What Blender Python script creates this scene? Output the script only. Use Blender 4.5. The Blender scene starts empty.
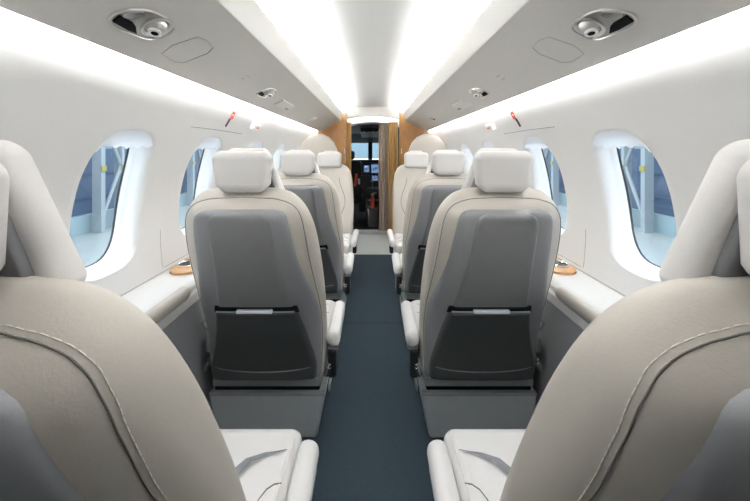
import bpy, bmesh, math, random
from mathutils import Vector, Matrix
random.seed(4)
PI = math.pi
sc = bpy.context.scene

# ---------------------------------------------------------------- camera
cd = bpy.data.cameras.new('camera'); cam = bpy.data.objects.new('camera', cd)
sc.collection.objects.link(cam); sc.camera = cam
cam.location = (0, 0, 1.0); cam.rotation_euler = (PI/2, 0, 0)
cd.sensor_width = 36; cd.lens = 36*340/750
cd.shift_x = 2/750; cd.shift_y = -98.5/750; cd.clip_start = .01; cd.clip_end = 200

# ---------------------------------------------------------------- light
w = bpy.data.worlds.new('world'); sc.world = w; w.use_nodes = True
w.node_tree.nodes['Background'].inputs[0].default_value = (.82, .91, 1, 1)
w.node_tree.nodes['Background'].inputs[1].default_value = 2.0
COVE = 82.0      # brightness of the light strips above the overhead panels
WASH = 25.0      # brightness of the strips in the gap beside the side walls
sc.view_settings.view_transform = 'Standard'; sc.view_settings.look = 'None'
sc.view_settings.exposure = 1.0; sc.view_settings.gamma = 1
sc.view_settings.use_curve_mapping = False

# ---------------------------------------------------------------- materials
def mat(name, col, rough=.5, metal=0, bump=0, bscale=300, var=0, vscale=8, emit=None, estr=0, coat=0, spec=.5, sheen=0, trans=0):
    m = bpy.data.materials.new(name); m.use_nodes = True
    nt = m.node_tree; b = nt.nodes['Principled BSDF']
    b.inputs['Base Color'].default_value = (*col, 1); b.inputs['Roughness'].default_value = rough
    b.inputs['Metallic'].default_value = metal; b.inputs['Coat Weight'].default_value = coat
    b.inputs['Specular IOR Level'].default_value = spec; b.inputs['Sheen Weight'].default_value = sheen
    b.inputs['Transmission Weight'].default_value = trans
    tc = nt.nodes.new('ShaderNodeTexCoord')
    if var:
        n = nt.nodes.new('ShaderNodeTexNoise'); n.inputs['Scale'].default_value = vscale; n.inputs['Detail'].default_value = 4
        nt.links.new(tc.outputs['Object'], n.inputs['Vector'])
        mx = nt.nodes.new('ShaderNodeMix'); mx.data_type = 'RGBA'
        mx.inputs[6].default_value = (*[c*(1-var) for c in col], 1); mx.inputs[7].default_value = (*[min(1, c*(1+var)) for c in col], 1)
        nt.links.new(n.outputs[0], mx.inputs[0]); nt.links.new(mx.outputs[2], b.inputs['Base Color'])
    if bump:
        n = nt.nodes.new('ShaderNodeTexNoise'); n.inputs['Scale'].default_value = bscale; n.inputs['Detail'].default_value = 3
        nt.links.new(tc.outputs['Object'], n.inputs['Vector'])
        bp = nt.nodes.new('ShaderNodeBump'); bp.inputs['Strength'].default_value = bump; bp.inputs['Distance'].default_value = .002
        nt.links.new(n.outputs[0], bp.inputs['Height']); nt.links.new(bp.outputs[0], b.inputs['Normal'])
    if emit:
        b.inputs['Emission Color'].default_value = (*emit, 1); b.inputs['Emission Strength'].default_value = estr
    return m

M = dict(
    wall=mat('wall_panel', (.90, .893, .885), .5, bump=.05, bscale=150, var=.01),
    ceil=mat('ceiling_panel', (.86, .86, .85), .55),
    panel=mat('overhead_panel', (.56, .548, .52), .45, bump=.08, bscale=250, var=.02),
    leather=mat('cream_leather', (.535, .495, .44), .42, bump=.10, bscale=420, var=.03, vscale=5),
    cushion=mat('pale_leather', (.80, .775, .755), .42, bump=.1, bscale=420, var=.02, vscale=5),
    stitch=mat('stitch_thread', (.72, .69, .62), .7),
    seam=mat('seam_groove', (.12, .11, .095), .8),
    gshell=mat('grey_backshell', (.235, .24, .252), .38, bump=.1, bscale=500),
    gpanel=mat('grey_back_panel', (.17, .174, .178), .5, bump=.1, bscale=500, var=.05),
    pocket=mat('dark_pocket', (.043, .045, .045), .42),
    slot=mat('dark_slot', (.006, .006, .007), .7, spec=.1),
    base=mat('grey_seat_base', (.38, .40, .41), .42, bump=.1, bscale=400),
    black=mat('black_plastic', (.012, .013, .015), .4),
    chrome=mat('chrome', (.8, .8, .8), .12, metal=1),
    satin=mat('satin_metal', (.60, .59, .57), .28, metal=.9),
    tab=mat('silver_tab', (.62, .64, .68), .35, metal=.3),
    carpet=mat('blue_grey_carpet', (.034, .050, .064), .95, bump=.8, bscale=600, var=.25, vscale=220, spec=.15),
    seamc=mat('carpet_seam', (.015, .02, .025), .95),
    vinyl=mat('pale_entry_floor', (.68, .71, .70), .4, var=.04, vscale=30),
    sill=mat('threshold_metal', (.62, .64, .63), .35, metal=.4),
    ledge=mat('ledge_cream', (.70, .69, .67), .45, bump=.05),
    lower=mat('grey_lower_panel', (.34, .345, .36), .5, bump=.1),
    wood=mat('gold_wood', (.31, .155, .052), .35, var=.3, vscale=14, coat=.3),
    woodtrim=mat('wood_trim', (.62, .33, .13), .25, var=.2, vscale=40, coat=.6),
    gold=mat('gold_curtain', (.52, .33, .13), .75, var=.1, vscale=30),
    taupe=mat('taupe_curtain', (.42, .35, .28), .85, var=.12, vscale=60),
    line=mat('panel_gap', (.30, .29, .27), .8),
    white=mat('white_plastic', (.88, .88, .88), .35),
    red=mat('red_label', (.80, .10, .06), .5),
    dkred=mat('dark_strap', (.05, .02, .035), .6),
    cockpit=mat('cockpit_dark', (.022, .026, .028), .6, var=.3, vscale=20),
    cpanel=mat('cockpit_panel', (.03, .034, .038), .45),
    screen=mat('cockpit_screen', (.01, .02, .05), .2, emit=(.25, .42, .75), estr=.35),
    knob=mat('knob_grey', (.35, .37, .38), .4),
    strip=mat('light_strip', (1, 1, 1), .5, emit=(.985, .99, 1), estr=COVE),
    wash=mat('light_strip_side', (1, 1, 1), .5, emit=(.985, .99, 1), estr=WASH),
    hstrip=mat('light_strip_header', (1, 1, 1), .5, emit=(.985, .99, 1), estr=14),
    hfront=mat('hangar_front_wall', (.20, .29, .34), .6, var=.25, vscale=.5),
    rear=mat('rear_wall', (.42, .41, .40), .7),
    vmetal=mat('vent_metal', (.36, .35, .33), .3, metal=.9),
    hatch=mat('hatch_cover', (.66, .65, .62), .45),
    hwall=mat('hangar_blue_wall', (.075, .115, .185), .6, var=.25, vscale=.6),
    hpale=mat('hangar_pale_wall', (.28, .37, .40), .6, var=.06, vscale=.7),
    steel=mat('hangar_steel', (.27, .31, .33), .5),
    yellow=mat('yellow_mark', (.30, .28, .06), .6),
    hfloor=mat('hangar_floor', (.30, .33, .32), .3, var=.08, vscale=.8),
)
# brushed weave on the carpet: two fine lengthwise shades
gm = bpy.data.materials.new('window_glass'); gm.use_nodes = True
nt = gm.node_tree; nt.nodes.clear()
o_ = nt.nodes.new('ShaderNodeOutputMaterial'); t_ = nt.nodes.new('ShaderNodeBsdfTransparent'); g_ = nt.nodes.new('ShaderNodeBsdfGlossy')
x_ = nt.nodes.new('ShaderNodeMixShader'); f_ = nt.nodes.new('ShaderNodeValue'); f_.outputs[0].default_value = .05
t_.inputs[0].default_value = (.93, .97, 1, 1); g_.inputs['Roughness'].default_value = .03
nt.links.new(f_.outputs[0], x_.inputs[0]); nt.links.new(t_.outputs[0], x_.inputs[1]); nt.links.new(g_.outputs[0], x_.inputs[2]); nt.links.new(x_.outputs[0], o_.inputs[0])
M['glass'] = gm
# pleated white shade, lets some daylight through
sm = bpy.data.materials.new('window_shade_cloth'); sm.use_nodes = True
nt = sm.node_tree; b_ = nt.nodes['Principled BSDF']; b_.inputs['Base Color'].default_value = (.95, .96, .98, 1); b_.inputs['Roughness'].default_value = .7
tl = nt.nodes.new('ShaderNodeBsdfTranslucent'); tl.inputs[0].default_value = (.97, .98, 1, 1)
ms = nt.nodes.new('ShaderNodeMixShader'); ms.inputs[0].default_value = .65
nt.links.new(b_.outputs[0], ms.inputs[1]); nt.links.new(tl.outputs[0], ms.inputs[2]); nt.links.new(ms.outputs[0], nt.nodes['Material Output'].inputs[0])
M['shade'] = sm

# ---------------------------------------------------------------- helpers
def tag(o, label=None, cat=None, group=None, kind=None):
    if label: o['label'] = label
    if cat: o['category'] = cat
    if group: o['group'] = group
    if kind: o['kind'] = kind
    return o
def empty(name, loc=(0, 0, 0), rz=0):
    o = bpy.data.objects.new(name, None); o.empty_display_size = .1
    o.location = loc; o.rotation_euler = (0, 0, rz); sc.collection.objects.link(o); return o

class MB:
    def __init__(s): s.bm = bmesh.new()
    def box(s, c, d, r=0, seg=3, fn=None, rot=None):
        t = bmesh.new(); bmesh.ops.create_cube(t, size=1)
        for v in t.verts: v.co = Vector((v.co.x*d[0], v.co.y*d[1], v.co.z*d[2]))
        if r: bmesh.ops.bevel(t, geom=t.edges[:], offset=min(r, min(d)*.49), segments=seg, profile=.5, affect='EDGES')
        for v in t.verts:
            if rot: v.co = rot @ v.co
            v.co = v.co + Vector(c)
            if fn: v.co = Vector(fn(v.co))
        s.add(t); return s
    def add(s, t):
        me = bpy.data.meshes.new('tmp'); t.to_mesh(me); t.free(); s.bm.from_mesh(me); bpy.data.meshes.remove(me)
    def faces(s, vs, fs):
        bv = [s.bm.verts.new(v) for v in vs]
        for f in fs:
            try: s.bm.faces.new([bv[i] for i in f])
            except ValueError: pass
        return s
    def grid(s, rows, closeu=False, caps=False):
        n = len(rows[0]); vs = [p for r in rows for p in r]; fs = []
        for i in range(len(rows)-1):
            for j in range(n if closeu else n-1):
                k = (j+1) % n
                fs.append((i*n+j, i*n+k, (i+1)*n+k, (i+1)*n+j))
        if caps: fs += [tuple(range(n))[::-1], tuple((len(rows)-1)*n+q for q in range(n))]
        return s.faces(vs, fs)
    def tube(s, pts, r, n=8, caps=True, closed=False):
        pts = [Vector(p) for p in pts]; rows = []
        for i, p in enumerate(pts):
            a = pts[max(i-1, 0)]; b = pts[min(i+1, len(pts)-1)]
            if closed: a = pts[i-1]; b = pts[(i+1) % len(pts)]
            d = (b-a).normalized(); up = Vector((0, 0, 1)) if abs(d.z) < .9 else Vector((1, 0, 0))
            e = d.cross(up).normalized(); f = d.cross(e)
            rr = r(i/(len(pts)-1)) if callable(r) else r
            rows.append([p+e*math.cos(2*PI*k/n)*rr+f*math.sin(2*PI*k/n)*rr for k in range(n)])
        if closed: rows.append(rows[0]); caps = False
        return s.grid(rows, True, caps)
    def cyl(s, a, b, r, n=20): return s.tube([a, b], r, n)
    def lathe(s, prof, n=24, o=(0, 0, 0), mtx=None):
        rows = [[Vector((r*math.cos(2*PI*k/n), r*math.sin(2*PI*k/n), z)) for k in range(n)] for r, z in prof]
        if mtx: rows = [[mtx @ v for v in r] for r in rows]
        rows = [[v+Vector(o) for v in r] for r in rows]
        return s.grid(rows, True, True)
    def prism(s, poly, f0, f1):
        n = len(poly); vs = [f0(p) for p in poly]+[f1(p) for p in poly]
        fs = [(i, (i+1) % n, n+(i+1) % n, n+i) for i in range(n)]+[tuple(range(n))[::-1], tuple(range(n, 2*n))]
        return s.faces(vs, fs)
    def build(s, name, m, parent=None, smooth=True, ang=40, wn=True, flipx=1):
        bmesh.ops.remove_doubles(s.bm, verts=s.bm.verts[:], dist=1e-5)
        if flipx < 0:
            for v in s.bm.verts: v.co.x *= -1
        bmesh.ops.recalc_face_normals(s.bm, faces=s.bm.faces[:])
        me = bpy.data.meshes.new(name); s.bm.to_mesh(me); s.bm.free()
        me.materials.append(m)
        if smooth:
            for p in me.polygons: p.use_smooth = True
            me.set_sharp_from_angle(angle=math.radians(ang))
        o = bpy.data.objects.new(name, me); sc.collection.objects.link(o)
        if parent: o.parent = parent
        if smooth and wn:
            md = o.modifiers.new('wn', 'WEIGHTED_NORMAL'); md.keep_sharp = True
        return o

def interp(tab, z):
    """smooth (monotone-ish Catmull) lookup in [(z, value), ...] with z rising"""
    if z <= tab[0][0]: return tab[0][1]
    if z >= tab[-1][0]: return tab[-1][1]
    for i in range(len(tab)-1):
        if tab[i][0] <= z <= tab[i+1][0]: break
    x0, y0 = tab[i]; x1, y1 = tab[i+1]; h = x1-x0; d = (y1-y0)/h
    def slope(k):
        if k == 0 or k == len(tab)-1: return d
        a = (tab[k][1]-tab[k-1][1])/(tab[k][0]-tab[k-1][0]); b = (tab[k+1][1]-tab[k][1])/(tab[k+1][0]-tab[k][0])
        return 0 if a*b < 0 else (a+b)/2 if abs(a+b)/2 < 3*min(abs(a), abs(b)) else math.copysign(3*min(abs(a), abs(b)), a)
    m0, m1 = slope(i), slope(i+1); t = (z-x0)/h
    return (2*t**3-3*t*t+1)*y0+(t**3-2*t*t+t)*h*m0+(-2*t**3+3*t*t)*y1+(t**3-t*t)*h*m1

# ================================================================ STRUCTURE
Y0, Y1 = -1.3, 4.2
PROF = [(0, .60), (.40, .70), (.565, .745), (.65, .755), (.75, .757), (.85, .747), (.95, .722), (1.06, .677), (1.15, .640), (1.235, .618), (1.30, .585)]
PX = lambda z: interp(PROF, z)
def wpt(side, y, z, off=0):
    """point on the side wall, off = metres outward along its normal"""
    e = .004; dx = (PX(z+e)-PX(z-e))/(2*e); n = Vector((1, 0, -dx)).normalized()
    return Vector((side*(PX(z)+n.x*off), y, z+n.z*off))
WINS = [.43, .975, 1.455, 2.03, 2.57, 3.12]
ZC, HZ, HY = .858, .200, .124
ZA, ZB = .60, 1.13
def outline(k, yc, hy=HY, hz=HZ, zc=ZC, n=64, e=3.0):
    a = PI/4*-1 + 2*PI*k/n - PI/2*0
    c, s_ = math.cos(a), math.sin(a)
    r = (abs(c/hy)**e+abs(s_/hz)**e)**(-1/e)
    return yc+r*c, zc+r*s_
def rectpt(k, yl, yr, n=64):
    q, f = divmod(k, n//4); f = f/(n//4)
    if q == 0: return yr, ZA+(ZB-ZA)*f
    if q == 1: return yr+(yl-yr)*f, ZB
    if q == 2: return yl, ZB+(ZA-ZB)*f
    return yl+(yr-yl)*f, ZA
ZL = [0, .15, .3, .40, .48, .54, ZA]
ZU = [ZB, 1.16, 1.19, 1.22, 1.25, 1.28, 1.30]
ZM = [ZA+(ZB-ZA)*i/16 for i in range(17)]
def ring(side, yc, yl, yr, t):
    R = []
    for k in range(64):
        a, b = rectpt(k, yl, yr); c, d = outline(k, yc)
        R.append((a+(c-a)*t, b+(d-b)*t))
    return R
for side, sn in ((-1, 'left'), (1, 'right')):
    mb = MB()
    ys = [Y0, .19]
    bounds = []
    for i, yc in enumerate(WINS):
        yl = .19 if i == 0 else (WINS[i-1]+yc)/2
        yr = 3.40 if i == len(WINS)-1 else (yc+WINS[i+1])/2
        bounds.append((yc, yl, yr)); ys.append(yr)
    ys.append(Y1)
    for zl in (ZL, ZU): mb.grid([[wpt(side, y, z) for y in ys] for z in zl])
    mb.grid([[wpt(side, y, z) for y in (Y0, .19)] for z in ZM]); mb.grid([[wpt(side, y, z) for y in (3.40, Y1)] for z in ZM])
    for yc, yl, yr in bounds:
        rows = []
        for t, off in ((0, 0), (.35, 0), (.65, 0), (.84, 0)):
            rows.append([wpt(side, y, z, off) for y, z in ring(side, yc, yl, yr, t)])
        for g, off in ((.007, .0012), (.001, .005), (-.004, .013), (-.007, .024), (-.009, .037), (-.010, .046)):
            rr = []
            for k in range(64):
                a = -PI/4+2*PI*k/64; dn = max(0, -math.sin(a))**2     # the sill flares open downwards
                y, z = outline(k, yc, HY+g, HZ+g)
                if g >= -.007: z -= dn*.020*(1 if g > -.004 else .6)
                rr.append(wpt(side, y, z, off))
            rows.append(rr)
        # step where the inner rim meets the pane
        rows.append([wpt(side, *outline(k, yc, HY-.013, HZ-.013), .050) for k in range(64)])
        rows.append([wpt(side, *outline(k, yc, HY-.0135, HZ-.0135), .068) for k in range(64)])
        mb.grid(rows, True)
    tag(mb.build('wall_'+sn, M['wall'], ang=60, wn=False), kind='structure')
    # windows
    for i, (yc, yl, yr) in enumerate(bounds):
        fr = MB()
        rows = [[wpt(side, *outline(k, yc, HY+g, HZ+g), off) for k in range(64)] for g, off in ((-.0135, .0645), (-.0155, .0645), (-.0155, .070), (-.006, .070), (-.0135, .0645))]
        fr.grid(rows, True)
        fo = tag(fr.build('window_%d' % (i+1+6*(side > 0)), M['black']), kind='structure')
        pn = MB(); ps = [wpt(side, *outline(k, yc, HY-.0135, HZ-.0135), .066) for k in range(64)]
        pn.faces(ps, [tuple(range(64))]); pn.build('pane', M['glass'], fo, smooth=False)
        # shade gathered at the top of the opening
        sh = MB(); rows = []
        N = 22
        for q in range(N+1):
            y = yc+(HY-.012)*(2*q/N-1)*.985
            zt = ZC+(HZ+.006)*(1-abs((y-yc)/(HY+.002))**3)**(1/3)
            zb = ZC+HZ-.046+.0035*math.sin(q*1.5+i)+.0025*math.sin(q*2.7)
            zb = min(zb, zt-.001); zt -= .001
            zb = min(zb, zt-.001)
            rows.append([wpt(side, y, zt, .004), wpt(side, y, (zt+zb)/2, .001), wpt(side, y, zb, .006), wpt(side, y, zb, .042)])
        sh.grid(rows); sh.build('window_shade', M['shade'], fo)

# seam lines of the removable wall panel around the second window
for side, sn in ((-1, 3), (1, 4)):
    mb = MB()
    def strip(pts, wd=.0016):
        for (y0, z0), (y1, z1) in zip(pts[:-1], pts[1:]):
            mb.tube([wpt(side, y0, z0, .0002), wpt(side, y1, z1, .0002)], wd, 6)
    strip([(1.24, 1.092), (1.45, 1.094), (1.72, 1.092)], .0013)
    strip([(1.21, .725), (1.21, .68), (1.21, .63), (1.21, .585)], .0009)
    strip([(1.22, .587), (1.72, .587)], .0012)
    tag(mb.build('trim_%d' % sn, M['line'], wn=False), kind='structure')

# ceiling shell
mb = MB(); prof = [(-.585, 1.30), (-.52, 1.39), (-.46, 1.445), (-.40, 1.478), (-.30, 1.500), (-.15, 1.511), (0, 1.515)]
prof += [(-x, z) for x, z in prof[-2::-1]]
mb.grid([[(x, y, z) for y in (Y0, 3.95)] for x, z in prof])
tag(mb.build('ceiling', M['ceil'], wn=False, ang=70), kind='structure')
# two ceiling domes (small flush lamps' covers seen as faint grey spots)
mb = MB()
mb.faces([(-.618, Y0, 0), (.618, Y0, 0), (.76, Y0, .75), (.6, Y0, 1.3), (.4, Y0, 1.49), (0, Y0, 1.53), (-.4, Y0, 1.49), (-.6, Y0, 1.3), (-.76, Y0, .75)], [tuple(range(9))])
tag(mb.build('wall_back', M['rear'], smooth=False), kind='structure')
mb = MB(); mb.box((0, (Y0+4.22)/2, -.02), (1.5, 4.22-Y0, .04))
tag(mb.build('floor', M['vinyl'], smooth=False), kind='structure')

# overhead panels (soffits under the ducts)
LIP, MID, TIP = (.597, 1.232), (.362, 1.351), (.318, 1.404)
for side, sn in ((-1, 'left'), (1, 'right')):
    root = tag(empty('overhead_duct', (side*.45, 1.5, 1.23)), 'long beige overhead duct panel running along the %s side of the ceiling' % sn, 'overhead duct')
    sec = [LIP, (.590, 1.2355), (.48, 1.292), (.368, 1.3485), (.362, 1.352), (.359, 1.357), (.337, 1.424), (.3355, 1.430), (.337, 1.434), (.342, 1.433), (.37, 1.40), (.45, 1.37), (.55, 1.30), (.602, 1.25), (.602, 1.236)]
    mb = MB(); mb.grid([[(side*x-side*.45, y-1.5, z-1.23) for x, z in sec] for y in (Y0, 3.80)], True, True)
    p = mb.build('soffit', M['panel'], root, ang=22)
    # access hatches and small outlines on the underside
    def sp(x, y, up=0): return Vector((side*(x-up*.455)-side*.45, y-1.5, 1.232+(.597-x)*.506-up*.89-1.23))
    for cy, cx, hl, hw_ in ((.93, .505, .062, .05),):
        poly = [(cx+.045, cy-.045), (cx+.01, cy-.058), (cx-.045, cy-.04), (cx-.052, cy+.0), (cx-.045, cy+.05), (cx-.02, cy+.066), (cx+.04, cy+.052), (cx+.052, cy+.02)]
        mb = MB(); mb.tube([sp(x, y, .0002) for x, y in poly], .0006, 6, closed=True); mb.build('hatch_outline', M['line'], root, wn=False)
    for cy in (1.30, 2.30, 3.0):
        mb = MB()
        for dx in (0, .02):
            mb.tube([sp(.50-dx, cy-.01, .0003), sp(.50-dx, cy+.02, .0003)], .001, 6)
        mb.build('panel_latch', M['line'], root, wn=False)
    # light strips in the gaps above and beside the panel
    s1 = MB(); s1.box((side*.405, 1.68, 1.408), (.022, 4.20, .008), .002, rot=None)
    tag(s1.build('light_strip', M['strip']), 'glowing light strip behind the inner edge of the %s overhead panel' % sn, 'light')
    s2 = MB(); s2.box((side*.6085, 1.98, 1.2445), (.008, 3.60, .006), .001)
    tag(s2.build('light_strip', M['wash']), 'thin glowing strip between the %s overhead panel and the side wall' % sn, 'light')

# ---------------- air vent and reading light units
PO = [(0.5318, 0.6823), (0.5151, 0.6735), (0.5001, 0.6774), (0.4825, 0.6892), (0.4673, 0.7125), (0.4623, 0.7557), (0.4669, 0.8099), (0.4863, 0.8226), (0.5129, 0.8187), (0.5296, 0.8075), (0.5342, 0.7796), (0.5373, 0.7366), (0.538, 0.7008)]
CX, CY = .502, .75
def smoothpoly(P, it=2):
    for _ in range(it):
        Q = []
        for i in range(len(P)):
            a, b = P[i], P[(i+1) % len(P)]
            Q += [(a[0]*.75+b[0]*.25, a[1]*.75+b[1]*.25), (a[0]*.25+b[0]*.75, a[1]*.25+b[1]*.75)]
        P = Q
    return P
def vent(side, y, label, sc_=1.0):
    """local axes: x inboard slope, y forward, z down away from the panel"""
    root = tag(empty('air_vent_unit'), label, 'air vent', 'air vent and reading light units in the overhead panels')
    n = Vector((-.455*side, 0, -.89)); u = Vector((side*.89, 0, -.455)); v = Vector((0, 1, 0))
    base = Vector((side*CX, y, 1.232+(.597-CX)*.506))
    root.location = base
    W = lambda a, b, h: u*(a*sc_)+v*(b*sc_)+n*h
    P = smoothpoly([((x-CX)*1.12, yy-CY) for x, yy in PO], 2)
    def rg(s_, h, dx=0): return [W(a*s_+dx, b*s_, h) for a, b in P]
    mb = MB(); mb.grid([rg(1.05, -.001), rg(1.05, .002), rg(1.03, .0035), rg(.98, .0035), rg(.955, .002), rg(.95, .001)], True, True)
    mb.build('bezel', M['satin'], root)
    mb = MB(); mb.grid([rg(.95, .0010), rg(.86, .0014), rg(.3, .0016)], True, True); mb.build('face_plate', M['vmetal'], root)
    # dark lamp slot
    mb = MB(); S = [(.029, -.063), (.0077, -.0688), (.0090, -.030), (.0131, -.0162), (.0281, .0056), (.031, -.02)]
    mb.prism(S, lambda p: W(p[0], p[1], .001), lambda p: W(p[0], p[1], .0050)); mb.build('lamp_slot', M['slot'], root, ang=30)
    # chrome flap
    mb = MB(); S = [(0, -.072), (-.014, -.066), (-.032, -.048), (-.0215, -.036), (-.004, -.046), (.0060, -.062)]
    mb.prism(smoothpoly(S, 1), lambda p: W(p[0], p[1], .001), lambda p: W(p[0], p[1], .0075)); mb.build('light_lens', M['chrome'], root, ang=30)
    # ball nozzle, its ring and dark bore
    c = (-.012, .022)
    mt = Matrix((u, v, n)).transposed()
    mb = MB(); mb.lathe([(.034*sc_, .0), (.034*sc_, .005), (.031*sc_, .007), (.027*sc_, .004), (.026*sc_, .001)], 32, W(*c, 0), mt); mb.build('socket_ring', M['satin'], root)
    tilt = mt @ Matrix.Rotation(.35, 3, 'Y') @ Matrix.Rotation(.30, 3, 'X')
    mb = MB(); mb.lathe([(.0245*sc_*math.cos(a), .0245*sc_*math.sin(a)) for a in [i*PI/2/9*.62 for i in range(10)]]+[(.0125*sc_, .022*sc_)], 32, W(*c, -.006), tilt)
    nz = mb.build('nozzle', M['satin'], root)
    mb = MB(); mb.lathe([(.0135*sc_, .019*sc_), (.0135*sc_, .026*sc_), (.010*sc_, .0275*sc_), (.0078*sc_, .026*sc_), (.0078*sc_, .021*sc_)], 28, W(*c, -.006), tilt); mb.build('nozzle_rim', M['white'], nz)
    mb = MB(); mb.lathe([(.0074*sc_, .0215*sc_), (.0074*sc_, .0262*sc_)], 20, W(*c, -.006), tilt); mb.build('nozzle_bore', M['slot'], nz)
    return root
for side, sn in ((-1, 'left'), (1, 'right')):
    vent(side, .75, 'large oval satin metal air vent and lamp unit nearest on the %s overhead panel' % sn)
    vent(side, 1.61, 'second oval metal air vent unit along the %s overhead panel' % sn, .92)
    vent(side, 2.86, 'small far air vent unit on the %s overhead panel' % sn, .6)
def hatch(side, y, label):
    base = Vector((side*.515, y, 1.232+(.597-.515)*.506)); n = Vector((-.455*side, 0, -.89)); u = Vector((side*.89, 0, -.455)); v = Vector((0, 1, 0))
    root = tag(empty('oxygen_hatch', base), label, 'hatch')
    rot = Matrix((u, v, n)).transposed()
    mb = MB(); mb.box(rot @ Vector((0, 0, .003)), (.062, .24, .010), .004, rot=rot); mb.build('hatch_cover', M['hatch'], root)
    mb = MB(); mb.box(rot @ Vector((.012, .085, .0082)), (.016, .06, .004), .001, rot=rot); mb.build('latch', M['line'], root)
    return root
for side, sn in ((-1, 'left'), (1, 'right')):
    hatch(side, 1.97, 'small beige rectangular hatch with dark latch on the %s overhead panel' % sn)

# ---------------- signs on the upper walls
for side, sn in ((-1, 'left'), (1, 'right')):
    def wb(y, z, h): return wpt(side, y, z, -h)
    t = tag(empty('pull_tag', wpt(side, 1.52, 1.15)), 'small red tag with dark tip on the %s wall above the second window' % sn, 'tag')
    def plate(mb, pts, h0, h1):
        mb.prism(pts, lambda p: wb(p[0], p[1], h0)-t.location, lambda p: wb(p[0], p[1], h1)-t.location)
    mb = MB(); plate(mb, [(1.535, 1.184), (1.560, 1.180), (1.545, 1.150), (1.515, 1.146)], .0005, .003); mb.build('red_flag', M['red'], t, ang=30)
    mb = MB(); plate(mb, [(1.532, 1.172), (1.544, 1.171), (1.540, 1.164), (1.528, 1.164)], .003, .0034); mb.build('flag_mark', M['white'], t, ang=30)
    mb = MB(); plate(mb, [(1.512, 1.150), (1.527, 1.152), (1.508, 1.112), (1.499, 1.114)], .0005, .004); mb.build('dark_strap', M['dkred'], t, ang=30)
    t = tag(empty('exit_light', wpt(side, 1.83, 1.137)), 'small white box sign with red mark on the %s wall below the overhead panel' % sn, 'sign')
    n = (wpt(side, 1.83, 1.137, -1)-wpt(side, 1.83, 1.137)); rot = Matrix((n.cross(Vector((0, 1, 0))).normalized(), Vector((0, 1, 0)), n.normalized())).transposed()
    mb = MB(); mb.box(n*.012, (.034, .085, .026), .005, rot=rot); mb.build('housing', M['white'], t)
    mb = MB(); mb.box(n*.0255, (.008, .030, .0012), 0, rot=rot); mb.build('red_mark', M['red'], t)

# ================================================================ LEDGES
for side, sn in ((-1, 'left'), (1, 'right')):
    root = tag(empty('side_ledge', (side*.66, 1.3, 0)), 'long cream ledge with grey lower panel under the %s windows' % sn, 'ledge')
    L = lambda x, y, z: (side*x-side*.66, y-1.3, z)
    def lsec(mb, sec, y0, y1): mb.grid([[L(x, y, z) for x, z in sec] for y in (y0, y1)], True, True)
    top = [(.744, .572), (.735, .573), (.645, .568), (.628, .566), (.614, .560), (.606, .549), (.606, .535), (.62, .532), (.738, .545)]
    mb = MB(); lsec(mb, top, Y0, 3.05); mb.build('ledge_top', M['ledge'], root, ang=35)
    # quilted roll under the front edge, in lengths
    for y0, y1 in ((.05, 1.115), (1.22, 1.85), (1.95, 2.95)):
        mb = MB()
        rows = []
        for f, s_ in ((0, .5), (.012, .9), (.03, 1), (-.03, 1), (-.012, .9), (0, .5)):
            y = (y0+f if f > 0 or s_ == .5 and not rows else y1+f)
            cx, cz = .608, .544
            rows.append([L(cx+.019*s_*math.cos(a), y, cz+.024*s_*math.sin(a)) for a in [2*PI*k/16 for k in range(16)]])
        mb.grid(rows, True, True); mb.build('padded_edge', M['leather'], root)
    mb = MB(); lsec(mb, [(.598, .525), (.592, .500), (.600, .497), (.62, .497), (.62, .532)], Y0, 3.05); mb.build('ledge_underside', M['ledge'], root, ang=35)
    low = [(.606, .500), (.600, .495), (.596, .45), (.594, .28), (.590, .12), (.583, .004), (.60, .004), (.64, .45), (.62, .5)]
    mb = MB(); lsec(mb, low, Y0, 3.05); mb.build('lower_panel', M['lower'], root, ang=35)
    mb = MB(); lsec(mb, [(.7475, .573), (.7445, .5735), (.7445, .5748), (.7475, .575)], Y0, 3.05); mb.build('gap_line', M['line'], root, ang=35)
    # wooden cup holders let into the ledge
    for y, wh in ((1.245, 'second'), (2.06, 'third')):
        t = tag(empty('cup_holder', (side*.690, y, .5735)), 'gold wood cup holder with chrome ring in the %s ledge beside the %s seat row' % (sn, wh), 'cup holder')
        mb = MB(); P = smoothpoly([(-.050, -.06), (.046, -.06), (.046, .16), (-.055, .16), (-.060, .0)], 2)
        mb.prism(P, lambda p: (side*p[0], p[1], -.003), lambda p: (side*p[0], p[1], .006)); mb.build('wood_plate', M['woodtrim'], t, ang=30)
        for dy in (.02, .11):
            mb = MB(); mb.lathe([(.036, .006), (.036, .012), (.033, .014), (.030, .012), (.030, .007)], 32, (0, dy, 0)); r = mb.build('cup_ring', M['chrome'], t)
            mb = MB(); mb.lathe([(.0298, .0062), (.0298, .0085)], 32, (0, dy, 0)); mb.build('cup_well', M['black'], r)

# carpet
mb = MB(); mb.box((0, (Y0+3.30)/2, .003), (1.13, 3.30-Y0, .006), .002, 1)
cp = tag(mb.build('carpet', M['carpet'], smooth=False), 'blue-grey carpet runner covering the cabin aisle and floor', 'carpet')
for yy in (1.98,):
    mb = MB(); mb.box((0, yy, .0063), (.6, .006, .0012)); mb.build('carpet_seam', M['seamc'], cp, smooth=False)
mb = MB(); mb.box((0, 3.303, .005), (.60, .018, .010), .003, 2); tag(mb.build('trim_5', M['sill']), kind='structure')
mb = MB(); mb.box((0, 4.16, .02), (.60, .07, .05), .01); tag(mb.build('trim_6', M['sill']), kind='structure')

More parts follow.
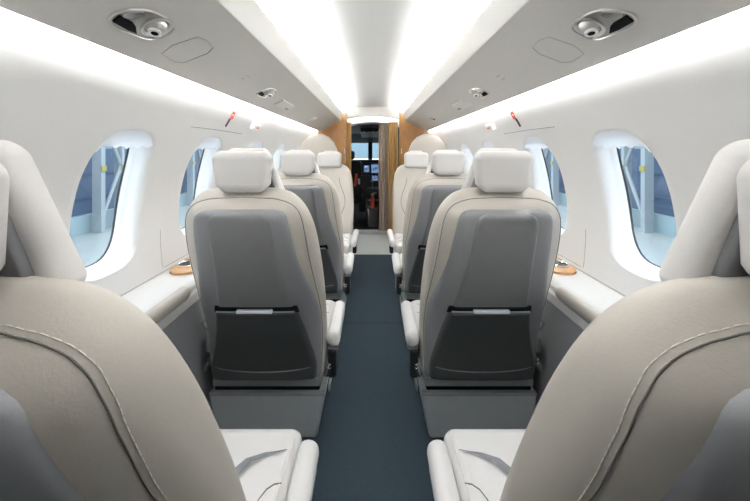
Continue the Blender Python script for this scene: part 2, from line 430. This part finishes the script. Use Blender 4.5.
# ================================================================ SEATS
HW = [(.212, .190), (.22, .195), (.3, .201), (.4, .208), (.5, .208), (.6, .206), (.7, .1995), (.755, .193), (.80, .183), (.83, .171), (.855, .155), (.872, .137), (.884, .113), (.891, .07), (.894, .0)]
YS = [(.20, .012), (.4, .002), (.5, -.030), (.617, -.078), (.755, -.140), (.812, -.165), (.894, -.193)]
YP = [(.20, -.020), (.3, -.032), (.4, -.055), (.5, -.102), (.6, -.158), (.72, -.217), (.84, -.252), (.894, -.250)]
PAN = [(.217, .186), (.235, .190), (.3, .192), (.4, .194), (.5, .190), (.56, .177), (.62, .162), (.68, .149), (.73, .143), (.78, .136), (.805, .132), (.822, .125), (.831, .113), (.836, .09)]
INN = [(.50, .122), (.56, .112), (.64, .100), (.70, .094), (.76, .091), (.80, .086), (.818, .076), (.827, .055)]
POC = [(.226, .176), (.262, .178), (.30, .173), (.36, .158), (.42, .144), (.47, .133), (.495, .128)]
def hwz(z): return interp(HW, z)
def yback(x, z):
    ys = interp(YS, z); yp = interp(YP, z)+.004; h = max(hwz(z), .02); u = min(1, abs(x)/h)
    top = max(0, (z-.80)/.094); yp = yp+(ys-yp)*min(1, top**2.2)
    return ys-(ys-yp)*(1-u**5)**(1/2.0)
def patch(tab, h, ew, nu=26, nv=34, sink=.004, bt=True):
    z0, z1 = tab[0][0], tab[-1][0]; mb = MB(); rows = []
    for j in range(nv+1):
        f = j/nv; f = .5-.5*math.cos(PI*f); z = z0+(z1-z0)*f; hw = interp(tab, z); row = []
        for i in range(nu+1):
            u = -math.cos(PI*i/nu); x = u*hw
            d = min((1-abs(u))*hw*1.0, (z1-z), (z-z0) if bt else 1); e = min(1, d/ew)
            row.append((x, yback(x, z)-(h+sink)*math.sqrt(max(0, 1-(1-e)**2))+sink, z))
        rows.append(row)
    mb.grid(rows); return mb

def make_seat(name, sx, aft=False):
    root = empty(name)
    B = lambda mb, n, m, p=root, **k: mb.build(n, m, p, flipx=sx, **k)
    # backrest shell
    rows = []; zs = [.212+.682*(1-(1-i/44)**1.35) for i in range(45)]
    for z in zs:
        h = max(hwz(z), .004); ys = interp(YS, z); row = []
        for k in range(28):                                   # rear side
            u = -math.cos(PI*k/28); row.append((u*h, yback(u*h, z), z))
        th = .062 if z < .8 else .062*math.sqrt(max(.05, 1-((z-.8)/.094)**2))
        for k in range(28):                                   # front side
            u = math.cos(PI*k/28); row.append((u*h, ys+th*(1-abs(u)**3)**(1/2.2), z))
        rows.append(row)
    mb = MB(); mb.grid(rows, True, True); shell = B(mb, 'backrest', M['leather'], wn=False, ang=60)
    # seam with stitches along the shell
    ST = [(.22, .188), (.4, .196), (.5, .194), (.6, .185), (.7, .176), (.77, .170), (.81, .163), (.835, .150), (.850, .131), (.858, .108), (.863, .075), (.866, 0)]
    pts = [(interp(ST, z), z) for z in [.23+.636*(1-(1-i/80)**2.2) for i in range(81)]]
    pts = pts+[(-x, z) for x, z in pts[-2::-1]]
    mb = MB(); mb.tube([(x, yback(x, z)-.0006, z) for x, z in pts], (.0009), 6); sm_ = B(mb, 'back_seam', M['seam'], wn=False)
    mb = MB(); q = []
    for (xa, za), (xb, zb) in zip(pts[:-1], pts[1:]):      # resample, then a thread that dips under between stitches
        L = math.hypot(xb-xa, zb-za); m = max(1, round(L/.0015)); nx, nz = (zb-za)/L, (xa-xb)/L
        for i in range(m):
            f = i/m; x = xa+(xb-xa)*f+nx*.0040; z = za+(zb-za)*f+nz*.0040; q.append((x, z))
    nq = len(q)-1; mb.tube([(x, yback(x, z)-.0004, z) for x, z in q], lambda f: .0002 if round(f*nq) % 6 < 2 else .0008, 5)
    B(mb, 'stitching', M['stitch'], sm_, wn=False)
    # grey back shell, inner panel, literature pocket
    B(patch(PAN, .009, .016), 'back_shell', M['gshell'], wn=False, ang=60)
    B(patch(INN, .017, .012), 'back_panel', M['gpanel'], wn=False, ang=60)
    B(patch([(.485, .135), (.512, .130)], .0205, .004, 20, 6), 'pocket_slot', M['slot'], wn=False)
    pk = B(patch(POC, .030, .010), 'pocket', M['pocket'], wn=False, ang=60)
    mb = MB(); mb.tube([(x, yback(x, .493)-.0275, .4955) for x in [-.122+.0122*i for i in range(21)]], .0028, 8); B(mb, 'pocket_rim', M['gshell'], pk)
    mb = MB(); mb.tube([(x, yback(x, .265)-.0305, .264+.016*(abs(x)/.165)**2.2) for x in [-.160+.016*i for i in range(21)]], .0018, 6); B(mb, 'pocket_line', M['gpanel'], pk)
    mb = MB(); mb.box((0, yback(0, .497)-.028, .4985), (.112, .012, .011), .003); B(mb, 'pocket_tab', M['tab'], pk)
    # headrest: rear block, front pillow with wings, grey backing
    mb = MB()
    def hb(v):
        k = 1-1.0*(v.y+.24)-.10*max(0, (v.z-.95)/.06)-.30*max(0, (.92-v.z)/.04); return (v.x*k, v.y-(v.z-.94)*.05, v.z)
    mb.box((0, -.214, .938), (.180, .052, .118), .024, 6, fn=hb); hr = B(mb, 'headrest', M['leather'])
    hr.data.materials[0] = M['cushion']
    mb = MB(); mb.tube([hb(Vector((.062*0+x, -.2405, .904+.0))) for x in [-.066+.0132*i for i in range(11)]], .0009, 6); B(mb, 'headrest_seam', M['stitch'], hr, wn=False)
    mb = MB()
    def hc(v):
        z = v.z; k = (.052+.052*min(1, max(0, (1.005-z)/.11))**.8)/.10; return (v.x*k, v.y-(z-.94)*.12, z)
    mb.box((0, -.170, .936), (.200, .034, .138), .015, 6, fn=hc); pl = B(mb, 'head_pillow', M['cushion'])
    mb = MB(); mb.box((0, -.187, .932), (.162, .016, .118), .005, 3, fn=hc); B(mb, 'pillow_backing', M['gpanel'], pl)
    if aft:
        mb = MB(); mb.box((0, -.135, .925), (.205, .06, .130), .026, 5); B(mb, 'head_pad', M['cushion'], pl)
    # upholstery channels on the front of the backrest
    mb = MB()
    for s_ in (-1, 1):
        q = []
        for i in range(18):
            z = .40+.38*i/17; x = s_*(.085+.055*math.sin(PI*min(1, (z-.40)/.38))**2); h = hwz(z); u = abs(x)/h
            q.append((x, interp(YS, z)+.062*(1-u**3)**(1/2.2)+.0004, z))
        mb.tube(q, .002, 6)
    B(mb, 'front_seam', M['seam'], shell, wn=False)
    # seat cushion with a raised centre, bolster piping and grey inlay
    mb = MB()
    def cf(v):
        f = (v.y+.0)/.34
        return (v.x, v.y, v.z+(.006*math.cos(v.x*9) if v.z > .33 else 0)-(.012*max(0, f-.75)*4*.5 if v.z > .33 else 0))
    mb.box((.002, .183, .288), (.404, .334, .114), .032, 6, fn=cf); cu = B(mb, 'seat_cushion', M['cushion'])
    top = lambda x, y: cf(Vector((x, y, .345)))[2]
    mb = MB(); mb.tube([(.188-.004*math.sin(i/14*PI), y, top(.19, y)-.0025) for i, y in enumerate([.06+i*.0175 for i in range(15)])], .0035, 8); B(mb, 'cushion_piping', M['cushion'], cu)
    mb = MB(); q = [(.180, .272), (.140, .260), (.108, .242), (.088, .210), (.075, .169), (.062, .09)]
    wd = [.001, .005, .008, .009, .007, .005]
    rows = [[(x-w_*.9, y+w_*.5, top(x, y)+.0008), (x, y, top(x, y)+.0022), (x+w_*.9, y-w_*.5, top(x, y)+.0008)] for (x, y), w_ in zip(q, wd)]
    mb.grid(rows); B(mb, 'grey_inlay', M['gshell'], cu, wn=False)
    mb = MB(); mb.tube([(x, y, top(x, y)+.0002) for x, y in ((.188, .197), (.175, .194), (.163, .183), (.155, .165), (.150, .14), (.147, .10))], .0010, 6); B(mb, 'cushion_seam', M['seam'], cu, wn=False)
    # pan, painted gap shade, base
    mb = MB(); mb.box((-.004, .176, .1905), (.376, .345, .029), .006, 4); B(mb, 'seat_pan', M['base'])
    mb = MB(); mb.box((-.002, .182, .169), (.366, .35, .02), .004, 2); mb.box((-.004, .182, .216), (.366, .33, .030), .004, 2); B(mb, 'rail', M['slot'])  # near-black boxes stand in for shade in the gaps around the pan
    def bf(v): k = .862+.138*min(1, v.z/.135); return (v.x*k, v.y, v.z)
    mb = MB(); mb.box((0, .187, .0825), (.402, .388, .162), .014, 4, fn=bf); bs = B(mb, 'base', M['base'])
    mb = MB(); mb.box((0, .002, .157), (.396, .020, .012), .003); B(mb, 'base_lip', M['gshell'], bs)
    mb = MB(); mb.box((.2015, .16, .10), (.006, .10, .028), .002); B(mb, 'release_lever', M['satin'], bs)
    # aisle armrest with bracket
    def af(v):
        f = max(0, v.y-.20)/.11; return (v.x-.010*f*f, v.y, v.z-.026*f*f)
    mb = MB(); mb.box((.231, .145, .344), (.046, .318, .052), .022, 5, fn=af); ar = B(mb, 'armrest', M['cushion'])
    mb = MB(); mb.box((.227, .140, .310), (.040, .26, .020), .006); B(mb, 'armrest_underside', M['gshell'], ar)
    mb = MB(); mb.box((.224, .060, .252), (.030, .11, .10), .010); B(mb, 'arm_bracket', M['black'], ar)
    mb = MB(); mb.box((-.208, .10, .32), (.018, .20, .05), .008, 4); B(mb, 'outer_armrest', M['gshell'])
    # seat belt buckles and hinges
    for x, y, z, a in ((.212, -.014, .245, .3), (-.206, -.012, .400, -.5), (-.203, -.012, .262, .4)):
        r = Matrix.Rotation(a, 3, 'Y')
        mb = MB(); mb.box((x, y, z), (.018, .022, .034), .005, rot=r); mb.box((x+.006, y-.004, z+.018), (.010, .012, .018), .003, rot=r); B(mb, 'buckle', M['chrome'])
    return root

def copy_tree(o, parent=None):
    c = o.copy(); sc.collection.objects.link(c)
    if parent: c.parent = parent
    for ch in list(o.children): copy_tree(ch, c)
    return c
SX = .368
rows_ = [(.47, 0, 'nearest forward-facing cream leather seat, its back filling the lower %s corner'),
         (1.18, 0, 'second-row %s seat with full grey back panel and literature pocket in view'),
         (1.88, 0, 'third-row %s seat seen partly behind the second-row seat back'),
         (2.76, 1, 'front %s cream seat facing the camera beside the cockpit passage')]
for side, sn in ((-1, 'left'), (1, 'right')):
    fwd = make_seat('cabin_seat', -side); aft = None
    for i, (y, flip, lab) in enumerate(rows_):
        if i == 0: o = fwd
        elif not flip: o = copy_tree(fwd)
        else: o = make_seat('cabin_seat', side, True)
        o.location = (side*SX, y, .006); o.rotation_euler = (0, 0, PI if flip else 0)
        tag(o, lab % sn, 'seat', 'cream leather cabin seats')

# ================================================================ FORWARD CABIN
for side, sn in ((-1, 'left'), (1, 'right')):
    # low upholstered partition behind the front seats
    P = [(.70, .006), (.745, .55), (.745, .75), (.735, .86), (.70, .98), (.655, 1.08), (.60, 1.135), (.54, 1.162), (.47, 1.166), (.41, 1.140), (.362, 1.09), (.330, 1.02), (.314, .92), (.305, .75), (.300, .6), (.300, .006)]
    mb = MB(); n = len(P)
    cxp = .53
    def rg(s_, y): return [(side*(cxp+(x-cxp)*s_), y, .6+(z-.6)*(s_ if z > .1 else 1)) for x, z in P]
    mb.grid([rg(.97, 3.10), rg(.985, 3.103), rg(1, 3.112), rg(1, 3.150), rg(.985, 3.159), rg(.97, 3.162)], True, True)
    tag(mb.build('partition', M['leather'], ang=35), 'rounded cream partition behind the front %s seat' % sn, 'partition')
    # gold wood wardrobe wall
    W_ = [(.30, .006), (.595, .006), (.685, .4), (.748, .75), (.714, .95), (.632, 1.15), (.60, 1.27), (.40, 1.42), (.30, 1.45)]
    mb = MB(); mb.prism(W_, lambda p: (side*p[0], 3.82, p[1]), lambda p: (side*p[0], 3.90, p[1]))
    wd_ = tag(mb.build('wardrobe', M['wood'], ang=25), 'gold wood wardrobe panel on the %s side of the cockpit entry' % sn, 'wardrobe')
    mb = MB(); mb.cyl((side*.318, 3.813, .98), (side*.318, 3.813, 1.04), .006, 10); mb.build('handle', M['satin'], wd_)
    # bulkhead around the cockpit opening
    mb = MB(); mb.box((side*.52, 4.20, .70), (.50, .03, 1.50)); tag(mb.build('wall_front_'+sn, M['cockpit'], smooth=False), kind='structure')

# arched header over the cockpit opening: pale panel with a lit lower lip
def arc(w_, zc_, drop, n=20): return [(w_*(2*i/n-1), zc_-drop*(2*i/n-1)**2) for i in range(n+1)]
mb = MB(); a, b = arc(.46, 1.54, .08), arc(.40, 1.408, .055)
mb.prism(a+b[::-1], lambda p: (p[0], 3.86, p[1]), lambda p: (p[0], 3.93, p[1])); tag(mb.build('trim_7', M['panel'], ang=35), kind='structure')
mb = MB(); a, b = arc(.36, 1.44, .06), arc(.36, 1.352, .060)
mb.prism(a+b[::-1], lambda p: (p[0], 4.0, p[1]), lambda p: (p[0], 4.24, p[1])); tag(mb.build('trim_8', M['white'], ang=35), kind='structure')
mb = MB(); mb.box((0, 4.06, 1.50), (.84, .32, .05)); tag(mb.build('trim_9', M['ceil'], smooth=False), kind='structure')
mb = MB(); mb.box((0, 3.965, 1.432), (.56, .010, .010), .002); tag(mb.build('light_strip', M['hstrip']), 'glowing strip behind the arched header above the cockpit opening', 'light')
for side, k in ((-1, 10), (1, 11)):
    mb = MB(); mb.box((side*.278, 4.19, .67), (.016, .05, 1.34), .004); tag(mb.build('trim_%d' % k, M['knob']), kind='structure')

def curtain(x0, x1, y, z0, z1, folds, m, label, amp=.016):
    mb = MB(); rows = []
    n = folds*8
    for z in [z0+(z1-z0)*k/12 for k in range(13)]:
        f = (z-z0)/(z1-z0); am = amp*(1-.35*f)
        fr = [(x0+(x1-x0)*i/n+.003*math.sin(i*.9+z*5), y+am*math.sin(2*PI*folds*i/n)+.3*am*math.sin(2*PI*1.7*i/n+2*z), z) for i in range(n+1)]
        rows.append(fr+[(x, yy+.004, zz) for x, yy, zz in fr[::-1]])
    mb.grid(rows, True, True)
    return tag(mb.build('curtain', m, wn=False, ang=80), label, 'curtain')
curtain(.068, .205, 4.10, .05, 1.33, 4, M['taupe'], 'grey-brown pleated curtain drawn over the right of the cockpit opening')
curtain(.18, .290, 3.962, .03, 1.345, 4, M['gold'], 'gold pleated curtain hanging right of the grey-brown curtain')
curtain(-.325, -.255, 3.962, .03, 1.345, 3, M['gold'], 'narrow gold curtain gathered on the left of the cockpit opening')
mb = MB(); mb.tube([(-.30, 4.10, 1.325), (0, 4.10, 1.340), (.30, 4.10, 1.325)], .005, 8); tag(mb.build('curtain_rail', M['satin']), 'thin metal rail under the arched header of the cockpit opening', 'rail')

# ================================================================ COCKPIT
mb = MB()
mb.box((0, 5.0, -.02), (1.5, 1.56, .04)); tag(mb.build('floor_cockpit', M['cockpit'], smooth=False), kind='structure')
mb = MB(); mb.box((-.72, 5.1, .45), (.04, 1.8, .95)); mb.box((.72, 5.1, .45), (.04, 1.8, .95)); tag(mb.build('wall_cockpit', M['cockpit'], smooth=False), kind='structure')
mb = MB(); mb.box((0, 4.75, 1.36), (1.4, 1.10, .10), rot=Matrix.Rotation(-.05, 3, 'X')); mb.box((0, 5.40, 1.275), (1.3, .45, .08), rot=Matrix.Rotation(-.42, 3, 'X'))
for s_ in (-1, 1): mb.box((s_*.70, 4.75, 1.12), (.05, 1.1, .42))
tag(mb.build('ceiling_cockpit', M['cockpit'], smooth=False), kind='structure')
mb = MB(); mb.box((0, 5.72, .35), (1.4, .05, 1.0)); tag(mb.build('wall_firewall', M['cockpit'], smooth=False), kind='structure')
# windscreen posts
mb = MB(); mb.box((-.045, 5.60, 1.02), (.07, .05, .42), .01)
for s_ in (-1, 1):
    mb.box((s_*.46-.03, 5.55, 1.02), (.09, .06, .42), .01)
mb.box((0, 5.6, 1.215), (1.3, .06, .12), .01)
wf = tag(mb.build('window_13', M['cockpit']), kind='structure')
mb = MB(); mb.faces([(-.7, 5.63, .80), (.7, 5.63, .80), (.7, 5.55, 1.2), (-.7, 5.55, 1.2)], [(0, 1, 2, 3)]); mb.build('pane', M['glass'], wf, smooth=False)
# overhead switch panel
t = tag(empty('overhead_switch_panel', (0, 4.75, 1.27)), 'dark overhead switch panel on the cockpit ceiling', 'switch panel')
mb = MB(); mb.box((0, 0, 0), (.34, .42, .06), .015, rot=Matrix.Rotation(-.15, 3, 'X')); mb.build('housing', M['cpanel'], t)
for i in range(5):
    mb = MB(); mb.box((-.12+.06*i, -.21, -.006), (.014, .012, .02), .003); mb.build('switch', M['knob'], t)
# instrument panel
t = tag(empty('instrument_panel', (0, 5.35, .6)), 'dark instrument panel with lit blue displays below the windscreen', 'instrument panel')
mb = MB(); mb.box((0, 0, .03), (1.30, .08, .46), .01); mb.build('panel', M['cpanel'], t)
def gf(v): return (v.x, v.y, v.z-.06*(abs(v.x)/.6)**2)
mb = MB(); mb.box((0, -.04, .325), (1.30, .26, .045), .02, fn=gf); mb.build('glareshield', M['black'], t)
for x, z, sx_, sz_ in ((-.10, .14, .10, .12), (.03, .14, .13, .15), (.20, .14, .15, .15), (.03, -.01, .11, .09), (-.30, .14, .15, .15)):
    mb = MB(); mb.box((x, -.043, z), (sx_, .008, sz_), .004); d = mb.build('display', M['black'], t)
    mb = MB(); mb.box((x, -.0485, z), (sx_-.02, .002, sz_-.02), 0); s2 = mb.build('screen', M['screen'], d)
    for i in range(3):
        mb = MB(); mb.box((x-sx_*.3+i*sx_*.25, -.0505, z-.02+.015*i), (.012+.008*i, .001, .03), 0); mb.build('readout', M['white'], d)
for i in range(6):
    mb = MB(); mb.cyl((-.16+.05*i, -.04, .03), (-.16+.05*i, -.058, .03), .007, 12); mb.build('knob', M['knob'], t)
# centre pedestal
t = tag(empty('centre_pedestal', (0, 4.95, .006)), 'dark centre pedestal with red and silver levers between the pilot seats', 'pedestal')
mb = MB(); mb.box((.0, 0, .16), (.20, .60, .32), .02); mb.box((0, .12, .38), (.19, .34, .16), .02); mb.build('housing', M['cpanel'], t)
mb = MB(); mb.box((0, -.305, .18), (.13, .012, .16), .004); mb.build('side_plate', M['gpanel'], t)
mb = MB(); mb.cyl((-.01, .0, .46), (-.01, -.02, .56), .008, 10); mb.box((-.01, -.022, .575), (.05, .03, .028), .008); mb.build('throttle_lever', M['satin'], t)
for i in range(3):
    mb = MB(); mb.box((-.05+.05*i, -.22, .325), (.03, .06, .012), .003); mb.build('switch_block', M['knob'], t)
# fire extinguisher and a red handle
def bottle(name, loc, h, r, label, cat):
    t = tag(empty(name, loc), label, cat)
    mb = MB(); mb.lathe([(r*.8, 0), (r, .01), (r, h*.75), (r*.8, h*.88), (r*.35, h*.95), (r*.35, h)], 20); mb.build('cylinder', M['red'], t)
    mb = MB(); mb.box((0, 0, h+.015), (r*1.6, r*.8, .03), .005); mb.box((r*.9, 0, h+.035), (r*1.8, r*.5, .012), .003); mb.build('valve', M['satin'], t)
    return t
bottle('fire_extinguisher', (-.005, 4.72-.13, .24-.0), .17, .028, 'red fire extinguisher low in the centre of the cockpit', 'fire extinguisher')
mb = MB(); mb.box((0, 4.59, .12), (.13, .10, .24), .01)
tag(mb.build('stowage_box', M['gpanel']), 'dark stowage box under the red extinguisher in the cockpit', 'box')
t = tag(empty('safety_card_holder', (-.235, 4.62, .60)), 'red and white item on the left pilot seat back', 'holder')
mb = MB(); mb.box((0, 0, .02), (.035, .02, .17), .005, rot=Matrix.Rotation(.15, 3, 'Y')); mb.build('red_sleeve', M['red'], t)
mb = MB(); mb.box((.045, .0, .0), (.03, .012, .08), .004); mb.build('white_tag', M['white'], t)
# pilot seats
for side, sn in ((-1, 'left'), (1, 'right')):
    t = tag(empty('pilot_seat', (side*.36, 4.72, .006)), 'black %s pilot seat seen from behind through the cockpit opening' % sn, 'pilot seat', 'pilot seats')
    mb = MB(); mb.box((0, .22, .33), (.42, .44, .12), .04, 4); mb.build('seat_cushion', M['black'], t)
    mb = MB(); mb.box((0, .0, .60), (.40, .10, .56), .045, 5, rot=Matrix.Rotation(.12, 3, 'X')); mb.build('backrest', M['black'], t)
    mb = MB(); mb.box((0, -.055, .95), (.22, .08, .12), .035, 5); mb.build('headrest', M['black'], t)
    mb = MB(); mb.box((0, .2, .13), (.30, .36, .26), .02); mb.build('base', M['gpanel'], t)
    mb = MB(); mb.box((-side*.19, .12, .48), (.04, .26, .035), .012); mb.build('armrest', M['black'], t)

# ================================================================ HANGAR outside
mb = MB(); mb.box((0, 6, -1.25), (60, 50, .1)); tag(mb.build('ground', M['hfloor'], smooth=False), kind='structure')
for side, sn in ((-1, 'left'), (1, 'right')):
    mb = MB(); mb.box((side*8.0, 6, -.05), (.2, 44, 2.3)); mb.box((side*7.88, 6, .42), (.06, 44, .07)); mb.box((side*7.88, 6, -.25), (.06, 44, .05)); tag(mb.build('wall_hangar_lower_'+sn, M['hwall'], smooth=False), kind='structure')
    mb = MB(); mb.box((side*8.1, 6, 1.85), (.2, 44, 1.5)); tag(mb.build('wall_hangar_upper_'+sn, M['hpale'], smooth=False), kind='structure')
    mb = MB(); mb.box((side*7.8, 6, -.95), (.15, 44, .5)); tag(mb.build('baseboard_hangar_'+sn, M['hpale'], smooth=False), kind='structure')
    for k, y in enumerate((.5, 3.0, 5.5, 7.3, 9.3, 11.5, 14.0, 17, 20)):
        t = tag(empty('steel_column', (side*7.5, y, -1.2)), 'pale steel truss column outside the %s windows' % sn, 'column', 'steel columns along the %s hangar wall' % sn)
        mb = MB(); mb.box((0, 0, 1.9), (.25, .14, 3.8)); mb.box((0, .75, 1.9), (.25, .09, 3.8)); mb.build('post', M['steel'], t, smooth=False)
        for j in range(2):
            a, b = (0, 1.5*j+.3), (.75, 1.5*j+1.8)
            if j % 2: a, b = (.75, a[1]), (0, b[1])
            mb = MB(); mb.cyl((-side*.05, a[0], a[1]), (-side*.05, b[0], b[1]), .05, 8); mb.build('brace', M['steel'], t)
        mb = MB(); mb.box((-side*.14, 0, 1.75), (.03, .16, .14)); mb.box((-side*.14, .75, 1.75), (.03, .12, .14)); mb.build('yellow_mark', M['yellow'], t, smooth=False)
mb = MB(); mb.box((0, 26, 1.2), (30, .3, 1.4)); mb.box((0, 26, -.6), (30, .3, 1.2)); tag(mb.build('wall_hangar_front', M['hfront'], smooth=False), kind='structure')
